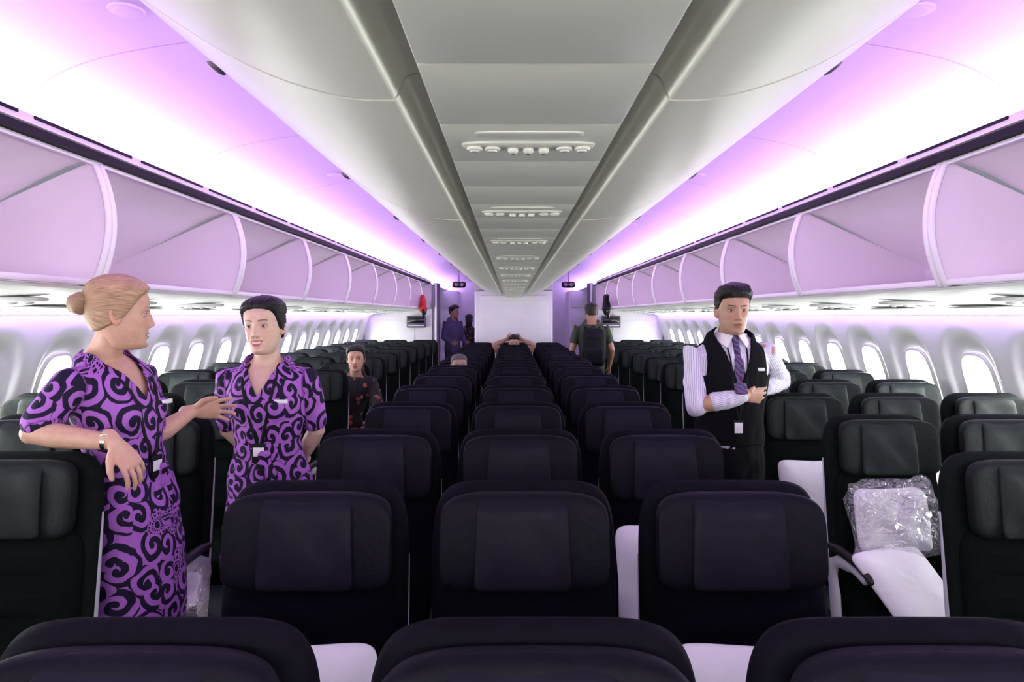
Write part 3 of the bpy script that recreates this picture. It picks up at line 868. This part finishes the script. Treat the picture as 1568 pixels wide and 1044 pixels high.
def person(name, pel, neck, H, fdir, hdir, arms, sex='f', zoff=0.0, head_xy=None, outfit='dress', colors=None, seated=False,
           skin=(.62, .38, .28), hair=(.02, .015, .012), style='up', smile=0, pitch=0, roll=0, wide=1.0, detail=True):
    k = H/1.70; f = V((fdir[0], fdir[1], 0)).normalized(); R = V((f.y, -f.x, 0))
    pel = V((pel[0], pel[1], 0)); neck = V((neck[0], neck[1], 0))
    hd = V((hdir[0], hdir[1], 0)).normalized()
    if head_xy is None: head_xy = neck+f*.02*k+hd*.012
    else: head_xy = V((head_xy[0], head_xy[1], 0))
    E = empty(name)
    def spine(z):
        t = min(1, max(0, (z-.9)/.53)); p = pel.lerp(neck, t)
        if z > 1.42:
            u = min(1, (z-1.42)/.12); p = p.lerp(head_xy-hd*.018, u)
        return V((p.x, p.y, zoff+k*z))
    T = FT if sex == 'f' else MT
    def torso(z0, z1, add, extra=None):
        rows = [r for r in T if z0-1e-6 <= r[0] <= z1+1e-6]
        if extra: rows = extra+rows
        rows = spline(rows, 3)
        return loft([spine(r[0])+f*r[3]*k for r in rows], [((r[1]+add)*k, (r[2]+add)*k) for r in rows], side=R, n=28)
    def loc(ls, lf, z):
        p = spine(z); return p+R*ls+f*lf
    vox = .0065 if detail else .012
    sw = .166 if sex == 'f' else .182
    shz = 1.360 if sex == 'f' else 1.374
    sh = {'R': loc(sw*k, -.004, shz), 'L': loc(-sw*k, -.004, shz)}
    body = [torso(.80, 1.56, 0)]
    ar = (1.0 if sex == 'f' else 1.10)*k
    hands = []
    for sd, sg in (('R', 1), ('L', -1)):
        a = arms[sd]; el = V(a['e']); wr = V(a['w']); s0 = sh[sd]
        inn = loc(sg*.10*k, 0, 1.37)
        body.append(loft([inn, s0, s0.lerp(el, .35), s0.lerp(el, .7), el], [.044*ar, .049*ar, .045*ar, .040*ar, .037*ar], side=(0, 0, 1) if abs((el-s0).normalized().z) < .8 else (1, 0, 0)))
        D = wr-el
        hp = [loft([s0.lerp(el, .75), el, el.lerp(wr, .3), el.lerp(wr, .7), wr], [.036*ar, .0375*ar, .038*ar, .030*ar, .0235*ar], side=a.get('t', (0, 0, 1)), n=18)]
        hp += hand_parts(wr, a.get('d', D), a.get('t', (0, 0, 1)), a.get('p', (0, 0, -1)), a.get('c', (25, 30, 20)), k*(1.0 if sex == 'f' else 1.08), a.get('sp', 1))
        hands.append(fuse(hp, .0027 if detail else .006, 2))
    if sex == 'f':
        for sg in (-1, 1):
            body.append(sq(loc(sg*.062*k, .072*k, 1.245), (.058*k, .058*k, .045*k), 1, 1, 'y' if abs(f.y) > abs(f.x) else 'x', 20, 12))
    legs = {}
    for sd, sg in (('R', 1), ('L', -1)):
        hip = loc(sg*.085*k, 0, .86)
        if seated:
            kn = hip+f*.42*k; kn.z = zoff+k*.86-.02; an = kn+f*.02; an.z = .10; toe = an+f*.14; toe.z = .05
        else:
            kn = hip.copy(); kn.z = .47*k; kn += f*.02; an = hip.copy(); an.z = .09; an += R*sg*.01; toe = an+f*.13; toe.z = .045
        legs[sd] = (hip, kn, an, toe)
        body.append(loft([hip, hip.lerp(kn, .5), kn, kn.lerp(an, .35), an], [.082*k, .070*k, .052*k, .052*k, .034*k], side=R))
        body.append(loft([an-f*.03+V((0, 0, -.03)), an+f*.06+V((0, 0, -.035)), toe], [.032, .034, .026], side=R))
    vs, fs = fuse(body, vox, 4)
    b = MB(); b.add((vs, fs))
    for h in hands: b.add(h)
    me = b.mesh('body', [M['skin']], sharp=None, recalc=False)
    at = me.color_attributes.new('Col', 'FLOAT_COLOR', 'POINT')
    at.data.foreach_set('color', np.tile(np.array([*skin, 1], dtype=np.float32), len(me.vertices)))
    put('body', me, E)
    hr = V((hd.y, -hd.x, 0))
    hc = head_xy.copy(); hc.z = zoff+k*(1.70-.1165)
    m3 = Matrix((( -hr.x, -hd.x, 0), (-hr.y, -hd.y, 0), (0, 0, 1)))
    m4 = Matrix.Translation(hc) @ m3.to_4x4() @ Matrix.Rotation(pitch, 4, 'X') @ Matrix.Rotation(roll, 4, 'Y') @ Matrix.Scale(k, 4)
    build_head(m4, skin, hair, style, E, smile, wide, sex == 'f')

    def local(p):
        z = (p[2]-zoff)/k; c_ = spine(min(max(z, .5), 1.42)); d = V((p[0]-c_.x, p[1]-c_.y, 0)); return d.dot(R)/k, d.dot(f)/k, z
    segs = []
    for sd in 'RL':
        segs += [(sh[sd], V(arms[sd]['e']), 0.0), (V(arms[sd]['e']), V(arms[sd]['w']), .28)]
    def cylc(p, l):
        p = V(p); best = None
        for A, B_, o_ in segs:
            d = B_-A; t_ = max(0, min(1, (p-A).dot(d)/d.length_squared)); q = p-(A+d*t_)
            if best is None or q.length < best[0]: best = (q.length, A, B_, o_, t_, q)
        if best[0] < .085 and (abs(l[0]) > .165 or best[3] > 0) :
            d = (best[2]-best[1]).normalized(); u = d.orthogonal().normalized(); w_ = d.cross(u); q = best[5]
            return (math.atan2(q.dot(w_), q.dot(u))*.055+1.7, best[4]*(best[2]-best[1]).length+best[3], 0)
        return (math.atan2(l[0], l[1]+.0001)*.16, l[2], 0)
    def cloth(nm, parts, mat, cut=None, vx=None, fold=.003, thick=.003, it=4, attr=True):
        vs, fs = fuse(parts, vx or vox, it)
        vs = np.array(vs)
        me = bpy.data.meshes.new(nm); me.from_pydata([tuple(v) for v in vs], [], fs); me.update()
        nrm = np.empty(len(vs)*3); me.vertices.foreach_get('normal', nrm); nrm = nrm.reshape(-1, 3)
        if fold:
            d = np.array([noise.noise(V((p[0]*20, p[1]*20, p[2]*9)))+.5*noise.noise(V((p[0]*45, p[1]*45, p[2]*22))) for p in vs])
            vs = vs+nrm*(d*fold)[:, None]
            me.vertices.foreach_set('co', vs.ravel())
        L = np.array([local(p) for p in vs])
        if attr:
            A = np.array([cylc(p, l) for p, l in zip(vs, L)], dtype=np.float32)
            at = me.attributes.new('cyl', 'FLOAT_VECTOR', 'POINT'); at.data.foreach_set('vector', A.ravel())
        if cut is not None:
            bm = bmesh.new(); bm.from_mesh(me); bm.verts.ensure_lookup_table()
            dele = [v for v in bm.verts if cut(*L[v.index])]
            bmesh.ops.delete(bm, geom=dele, context='VERTS')
            for _ in range(3):
                bv = [v for v in bm.verts if v.is_boundary]; new = {}
                for v in bv:
                    nb = [e.other_vert(v) for e in v.link_edges if e.is_boundary]
                    if len(nb) == 2: new[v] = v.co*.4+(nb[0].co+nb[1].co)*.3
                for v, c_ in new.items(): v.co = c_
            bm.to_mesh(me); bm.free()
        me.materials.append(mat); me.shade_smooth()
        o = put(nm, me, E)
        if cut is not None and thick:
            so = o.modifiers.new('s', 'SOLIDIFY'); so.thickness = thick*k; so.offset = 1
        bv = BVHTree.FromPolygons([v.co.copy() for v in me.vertices], [tuple(p.vertices) for p in me.polygons])
        return o, bv
    def proj(bv, ls, z, off=.004):
        p0 = loc(ls*k, .5, z); h = bv.ray_cast(p0, -f, 1.0)
        return (h[0]+f*off) if h[0] is not None else loc(ls*k, .12, z)
    def sleeve(sd, fr_, r0, r1, fore=0):
        sg = 1 if sd == 'R' else -1; s0 = sh[sd]; el = V(arms[sd]['e']); wr = V(arms[sd]['w'])
        inn = loc(sg*.09*k, 0, 1.362); e2 = s0.lerp(el, fr_)
        sidev = (0, 0, 1) if abs((el-s0).normalized().z) < .8 else (1, 0, 0)
        out = [loft([inn, s0, s0.lerp(e2, .5), e2], [r0*k*.90, r0*k, (r0+r1)/2*k, r1*k], side=sidev, n=20)]
        if fore:
            w2 = el.lerp(wr, fore)
            out.append(loft([s0.lerp(el, .8), el, el.lerp(w2, .4), w2], [r1*k, r1*k*1.02, r1*k*.95, r1*k*.78], side=sidev, n=20))
            out.append(loft([w2-(w2-el).normalized()*.05, w2+(w2-el).normalized()*.002], [.035*k, .035*k], side=sidev, n=20, cap=False))
        return out
    if outfit == 'dress':
        sk = [(.50, .205, .140, 0), (.60, .200, .140, 0), (.75, .192, .136, -.003), (.86, .178, .124, -.006)]
        rows = sk+[(r[0], r[1]+.012, r[2]+.014, r[3]) for r in T if .9 < r[0] <= 1.42]
        rows = spline(rows, 3)
        dress = [loft([spine(r[0])+f*r[3]*k for r in rows], [(r[1]*k, r[2]*k) for r in rows], side=R, n=32)]
        for sg in (-1, 1):
            dress.append(sq(loc(sg*.062*k, .080*k, 1.245), (.064*k, .064*k, .052*k), 1, 1, 'y' if abs(f.y) > abs(f.x) else 'x', 20, 12))
        for sd in 'RL': dress += sleeve(sd, .80, .056, .052)
        w0 = [(1.045, .142, .104), (1.075, .143, .106)]
        dress.append(loft([spine(z)+f*.004 for z, _, _ in w0], [(a_*k, b_*k) for _, a_, b_ in w0], side=R, n=32))
        def cut(ls, lf, z):
            if z > 1.412 and abs(ls) < .066: return True
            if lf > -.02 and z > 1.30 and abs(ls) < (z-1.30)*.52: return True
            if z < .505: return True
            return False
        o, bv = cloth('dress', dress, M['koru'], cut, fold=.006)
        kp = proj(bv, -.02, 1.05, .008)
        b = MB(); b.add(sq((0, 0, 0), (.028, .022, .014), .8, .8, 'y', 20, 10), 0, Matrix.Translation(kp))
        for dx, ln in ((-.03, .16), (.02, .20)):
            b.add(loft([kp, kp+R*dx+V((0, 0, -.06))+f*.008, proj(bv, -.02+dx, 1.05-ln, .006)], [(.012, .006), (.02, .005), (.024, .004)], side=R, n=10), 0)
        me = b.mesh('sash_knot', [M['koru']], sharp=None)
        at = me.attributes.new('cyl', 'FLOAT_VECTOR', 'POINT')
        at.data.foreach_set('vector', np.array([(v.co.x+.3, v.co.z, 0) for v in me.vertices], dtype=np.float32).ravel()); put('sash_knot', me, E)
        b = MB()
        for sg in (-1, 1):
            pts = [loc(sg*.052*k, -.03, 1.435), loc(sg*.062*k, .035, 1.42)]+[proj(bv, sg*x_, z_) for x_, z_ in ((.068, 1.36), (.052, 1.28), (.030, 1.18), (.006, 1.09))]
            b.add(loft(spline(pts, 4), [(.007, .003)]*21, side=R, n=8), 0)
        p = proj(bv, 0, 1.06, .010)
        b.add(box((0, 0, 0), (.028, .003, .040), .003), 0, Matrix.Translation(p) @ m3b(f))
        b.add(box((0, -.004, .005), (.022, .001, .018), .001), 1, Matrix.Translation(p) @ m3b(f))
        b.obj('lanyard', [M['strap'], M['badge']], E)
        b = MB(); p = proj(bv, -.095, 1.275, .006)
        b.add(box((0, 0, 0), (.028, .003, .008), .002), 0, Matrix.Translation(p) @ m3b(f)); b.obj('name_badge', [M['badge']], E)
    elif outfit == 'uniform':
        shirt = [torso(.92, 1.47, .010)]
        for sd in 'RL': shirt += sleeve(sd, 1.0, .056, .047, fore=.93)
        o, bv = cloth('shirt', shirt, M['shirt'], lambda ls, lf, z: z > 1.472 and abs(ls) < .08, fold=.008)
        vest = [torso(.92, 1.425, .020)]
        def vcut(ls, lf, z):
            if z > 1.415 and abs(ls) < .06: return True
            if z > 1.22 and lf > 0 and abs(ls) < (z-1.22)*.36: return True
            if abs(ls) > .146 and z > 1.27: return True
            if z < .93: return True
            return False
        o2, bv2 = cloth('waistcoat', vest, M['vest'], vcut, fold=.003, thick=.004)
        b = MB(); tp = [proj(bv, 0, z_, .008) for z_ in (1.455, 1.435, 1.40, 1.32, 1.24, 1.19)]
        b.add(loft(tp, [(.018, .012), (.016, .012), (.016, .006), (.024, .006), (.031, .006), (.033, .006)], side=R, n=14), 0); b.obj('tie', [M['tie']], E)
        b = MB()
        for sg in (-1, 1):
            q = [loc(sg*.062*k, -.055*k, 1.475), loc(sg*.066*k, 0, 1.478), loc(sg*.050*k, .045*k, 1.472), loc(sg*.016*k, .073*k, 1.462)]
            q2 = [loc(sg*.072*k, -.065*k, 1.440), loc(sg*.080*k, 0, 1.440), loc(sg*.075*k, .055*k, 1.430), loc(sg*.050*k, .098*k, 1.405)]
            vv = [*q, *q2, *[p_-R*sg*.004 for p_ in q], *[p_-R*sg*.004 for p_ in q2]]
            ff = [(0, 1, 5, 4), (1, 2, 6, 5), (2, 3, 7, 6), (8, 12, 13, 9), (9, 13, 14, 10), (10, 14, 15, 11), (0, 8, 9, 1), (1, 9, 10, 2), (2, 10, 11, 3), (3, 11, 15, 7), (7, 15, 14, 6), (6, 14, 13, 5), (5, 13, 12, 4), (4, 12, 8, 0)]
            b.add((vv, ff), 0)
        b.add(loft([spine(1.45)+f*-.012, spine(1.478)+f*-.006], [(.064*k, .062*k), (.062*k, .060*k)], side=R, n=24, cap=False), 0)
        b.obj('collar', [M['badge']], E)
        b = MB(); p = proj(bv2, -.10, 1.30, .006)
        b.add(box((0, 0, 0), (.027, .003, .008), .002), 0, Matrix.Translation(p) @ m3b(f)); b.obj('name_badge', [M['badge']], E)
        b = MB()
        for z_ in (1.18, 1.12, 1.06, 1.00): b.add(sq(proj(bv2, -.008, z_, .003), (.006, .006, .003), 1, 1, 'y', 12, 6), 0)
        b.obj('waistcoat_buttons', [M['strap']], E)
        b = MB()
        pts = [proj(bv, sg_*.05, z_, .012) for sg_, z_ in ((1, 1.44), (.9, 1.38), (.75, 1.30))]+[proj(bv2, .03, 1.2, .008), proj(bv2, .0, 1.06, .008)]
        pts2 = [proj(bv, -sg_*.05, z_, .012) for sg_, z_ in ((1, 1.44), (.9, 1.38), (.75, 1.30))]+[proj(bv2, -.03, 1.2, .008), proj(bv2, .0, 1.06, .008)]
        for q in (pts, pts2): b.add(loft(spline(q, 3), [(.004, .002)]*13, side=R, n=8), 0)
        p = proj(bv2, 0, 1.02, .012)
        b.add(box((0, 0, 0), (.026, .003, .038), .003), 0, Matrix.Translation(p) @ m3b(f)); b.add(box((0, -.004, .0), (.02, .001, .026), .001), 1, Matrix.Translation(p) @ m3b(f))
        b.obj('lanyard', [M['strap'], M['badge']], E)
        tr = [torso(.80, .98, .014)]
        for sd in 'RL':
            hip, kn, an, toe = legs[sd]; tr.append(loft([hip, hip.lerp(kn, .5), kn, an+V((0, 0, .0))], [.094*k, .085*k, .070*k, .058*k], side=R))
        cloth('trousers', tr, M['vest'], None, fold=.005, vx=.009, attr=False)
    else:
        c1, c2 = colors
        top = [torso(.86, 1.44, .014)]
        for sd in 'RL': top += sleeve(sd, 1.0 if outfit == 'long' else .6, .058, .052, fore=.9 if outfit == 'long' else 0)
        cloth('top', top, c1, lambda ls, lf, z: z > 1.425 and abs(ls) < .07, fold=.005, attr=False)
        tr = [torso(.80, .92, .014)]
        for sd in 'RL':
            hip, kn, an, toe = legs[sd]; tr.append(loft([hip, hip.lerp(kn, .5), kn, an], [.092*k, .083*k, .066*k, .05*k], side=R))
        cloth('trousers', tr, c2, None, fold=.005, vx=.012, attr=False)
    b = MB()
    for sd in 'RL':
        hip, kn, an, toe = legs[sd]
        b.add(loft([an-f*.045+V((0, 0, -.042)), an+V((0, 0, -.035)), an+f*.07+V((0, 0, -.045)), toe+V((0, 0, -.012)), toe+f*.03+V((0, 0, -.014))], [.036, .040, .038, .030, .024], side=R, n=14), 0)
    b.obj('shoes', [M['strap']], E, sharp=None)
    return E, loc

def m3b(f):
    R_ = V((f.y, -f.x, 0))
    return Matrix(((-R_.x, -f.x, 0), (-R_.y, -f.y, 0), (0, 0, 1))).to_4x4()

# --- blonde attendant
E, _ = person('flight_attendant', (-1.36, 2.41), (-1.435, 2.36), 1.72, (.97, -.15), (.84, .50), {
    'R': dict(e=(-1.525, 2.13, 1.232), w=(-1.262, 2.115, 1.205), d=(.62, 0, -.78), t=(-.3, -.9, -.2), p=(-.8, .2, -.6), c=(12, 22, 18)),
    'L': dict(e=(-1.36, 2.52, 1.145), w=(-1.275, 2.66, 1.225), d=(.80, .25, .05), t=(.0, -.35, .9), p=(.3, -.9, .2), c=(4, 16, 12), sp=2.2)},
    head_xy=(-1.37, 2.335), skin=(.64, .40, .29), hair=(.46, .30, .17), style='up', smile=.3, pitch=.05)
b = MB(); a = V((-1.262, 2.115, 1.205)); dd = (V((-1.262, 2.115, 1.205))-V((-1.525, 2.13, 1.232))).normalized()
b.add(loft([a-dd*.030, a-dd*.016], [.0275, .0275], side=(0, 0, 1), n=24, cap=False)); 
b.add(sq(a-dd*.023+V((0, -.012, .024)), (.015, .015, .005), 1, .6, 'z', 20, 6)); b.obj('watch', [M['silver']], E)
# --- dark-haired attendant
person('flight_attendant', (-1.06, 2.90), (-1.065, 2.88), 1.665, (.02, -1), (-.06, -1), {
    'R': dict(e=(-1.265, 2.97, 1.10), w=(-1.14, 3.07, .95), d=(.9, .2, -.3), t=(0, 0, 1), p=(0, 1, 0)),
    'L': dict(e=(-.88, 2.97, 1.10), w=(-.98, 3.07, .95), d=(-.9, .2, -.3), t=(0, 0, 1), p=(0, 1, 0))},
    skin=(.74, .52, .40), hair=(.006, .005, .005), style='part', smile=1, roll=-.06)
# --- steward
person('flight_attendant', (1.08, 3.50), (1.09, 3.50), 1.74, (.02, -1), (.0, -1), {
    'R': dict(e=(.885, 3.40, 1.145), w=(1.115, 3.36, 1.205), d=(.9, .35, -.08), t=(.2, -.2, 1), p=(0, .6, -.8), c=(18, 28, 20)),
    'L': dict(e=(1.45, 3.755, 1.235), w=(1.285, 3.565, 1.215), d=(-.62, -.72, -.22), t=(-.3, .1, .9), p=(0, .5, -.8), c=(20, 30, 22))},
    sex='m', outfit='uniform', skin=(.52, .31, .21), hair=(.006, .005, .005), style='short', smile=0, pitch=.03)
# --- backpacker walking away
green = pmat('green_tshirt', (.035, .055, .025), .8, var=.2); dark = pmat('dark_trousers', (.02, .02, .025), .8, var=.2)
E, lc = person('passenger', (1.02, 9.0), (1.02, 9.02), 1.76, (0, 1), (-.1, 1), {
    'R': dict(e=(1.28, 8.98, 1.14), w=(1.27, 9.10, .92), d=(0, .3, -.9), t=(0, 1, 0), p=(-1, 0, 0)),
    'L': dict(e=(.76, 8.98, 1.14), w=(.77, 9.10, .92), d=(0, .3, -.9), t=(0, 1, 0), p=(1, 0, 0))},
    sex='m', outfit='tee', colors=(green, dark), skin=(.42, .24, .16), hair=(.02, .015, .012), style='buzz', detail=False)
bpk = pmat('backpack_nylon', (.006, .007, .010), .7, var=.2, bump=.3, bscale=60, spec=.2)
b = MB()
b.add(sq((1.02, 8.80, 1.18), (.155, .25, .10), .4, .6, 'y', 36, 12)); b.add(sq((1.02, 8.70, 1.08), (.12, .12, .05), .4, .6, 'y', 30, 10))
b.add(sq((1.02, 8.72, 1.33), (.10, .04, .03), .5, .6, 'y', 30, 10))
for s in (-1, 1): b.add(loft(spline([(1.02+s*.08, 8.88, 1.38), (1.02+s*.09, 8.98, 1.475), (1.02+s*.10, 9.12, 1.40), (1.02+s*.12, 9.14, 1.2), (1.02+s*.13, 8.92, 1.05)], 4), [(.024, .006)]*17, n=8))
b.add(loft(spline([(.99, 8.84, 1.42), (1.02, 8.83, 1.46), (1.05, 8.84, 1.42)], 3), [.006]*7, n=8))
b.obj('backpack', [bpk], E)
# --- passenger leaning into aisle
flor = mat_floral(); redc = M['red']
person('passenger', (-1.50, 5.98), (-1.39, 5.92), 1.58, (.25, -1), (.15, -1), {
    'R': dict(e=(-1.55, 5.78, .81), w=(-1.44, 5.60, .73), d=(.5, -.6, -.2), t=(0, 0, 1), p=(0, 0, -1)),
    'L': dict(e=(-1.18, 5.85, .83), w=(-1.19, 5.65, .71), d=(-.2, -.7, -.4), t=(0, 0, 1), p=(0, 0, -1))},
    zoff=-.25, head_xy=(-1.375, 5.88), outfit='long', colors=(flor, redc), seated=True, skin=(.52, .31, .22), hair=(.008, .006, .006), style='long', detail=False)
# --- seated passengers in the centre block
person('passenger', (-.53, 6.40), (-.53, 6.44), 1.62, (0, -1), (.2, -1), {
    'R': dict(e=(-.74, 6.3, .80), w=(-.70, 6.1, .70), d=(0, -1, 0), p=(0, 0, -1)),
    'L': dict(e=(-.32, 6.3, .80), w=(-.36, 6.1, .70), d=(0, -1, 0), p=(0, 0, -1))},
    zoff=-.39, outfit='tee', colors=(dark, dark), seated=True, sex='m', skin=(.40, .26, .20), hair=(.08, .07, .07), style='buzz', detail=False)
orange = pmat('tan_top', (.30, .16, .08), .8, var=.2)
person('passenger', (.0, 10.45), (.0, 10.48), 1.68, (0, -1), (0, -1), {
    'R': dict(e=(-.30, 10.42, 1.14), w=(-.12, 10.50, 1.22), d=(.8, .1, .3), t=(0, 0, 1), p=(0, 1, 0)),
    'L': dict(e=(.30, 10.42, 1.14), w=(.12, 10.50, 1.22), d=(-.8, .1, .3), t=(0, 0, 1), p=(0, 1, 0))},
    zoff=-.40, outfit='tee', colors=(orange, dark), seated=True, sex='m', skin=(.46, .27, .19), hair=(.012, .010, .010), style='short', detail=False)
# --- passengers beyond partition
purp = pmat('purple_shirt', (.06, .045, .13), .8, var=.2)
person('passenger', (-1.20, 13.5), (-1.20, 13.5), 1.78, (.7, -.6), (.9, -.4), {
    'R': dict(e=(-1.36, 13.36, 1.16), w=(-1.22, 13.30, 1.04), d=(.8, -.1, 0), p=(0, 0, -1)),
    'L': dict(e=(-1.02, 13.60, 1.16), w=(-.95, 13.50, 1.04), d=(.6, -.6, 0), p=(0, 0, -1))},
    sex='m', outfit='long', colors=(purp, dark), skin=(.32, .18, .12), hair=(.01, .01, .01), style='short', detail=False)
person('passenger', (-.92, 14.1), (-.92, 14.1), 1.60, (0, 1), (0, 1), {
    'R': dict(e=(-.70, 14.1, 1.0), w=(-.72, 14.2, .85), d=(0, .3, -.9), t=(0, 1, 0), p=(-1, 0, 0)),
    'L': dict(e=(-1.14, 14.1, 1.0), w=(-1.12, 14.2, .85), d=(0, .3, -.9), t=(0, 1, 0), p=(1, 0, 0))},
    outfit='tee', colors=(flor, dark), skin=(.40, .23, .16), hair=(.02, .012, .01), style='long', detail=False)

def jacket(name, x, y, c1, c2):
    b = MB()
    def w(p): return [p[0]+noise.noise(V((p[0]*14, p[1]*14, p[2]*9)))*.03, p[1], p[2]]
    b.add(sq((x, y, 1.78), (.10, .16, .05), .6, .7, 'x', 30, 12, w), 0)
    b.add(sq((x, y+.12, 1.72), (.06, .13, .04), .6, .7, 'x', 30, 12, w), 1)
    b.add(loft([(x, y-.05, 1.75), (x+.02, y-.08, 1.64), (x+.02, y-.06, 1.56)], [.035, .03, .02]), 1)
    b.obj(name, [c1, c2])
jacket('jacket', -1.52, 11.4, M['red'], M['strap'])
jacket('jacket', 1.52, 11.2, M['strap'], M['screen'])

# ------------------------------------------------------------ lights
def area(name, loc, rot, sx, sy, p, col):
    l = bpy.data.lights.new(name, 'AREA'); l.shape = 'RECTANGLE'; l.size = sx; l.size_y = sy; l.energy = p; l.color = col
    o = bpy.data.objects.new(name, l); scene.collection.objects.link(o); o.location = loc; o.rotation_euler = rot; return o
area('front_fill_light', (0, -1.6, 1.85), (math.radians(80), 0, 0), 2.6, .5, 58, (1, .96, .88))  # added fill behind the camera, lights seats and people from the front
w = bpy.data.worlds.new('world'); scene.world = w; w.use_nodes = True
w.node_tree.nodes['Background'].inputs[0].default_value = (.8, .85, 1, 1); w.node_tree.nodes['Background'].inputs[1].default_value = .3

# ------------------------------------------------------------ camera
cam = bpy.data.cameras.new('camera'); co = bpy.data.objects.new('camera', cam); scene.collection.objects.link(co)
co.location = (-.03, 0, 1.6); co.rotation_euler = (math.radians(90), 0, 0)
cam.sensor_width = 36; cam.lens = 24.0; cam.shift_y = -.0255; cam.clip_start = .05
scene.camera = co
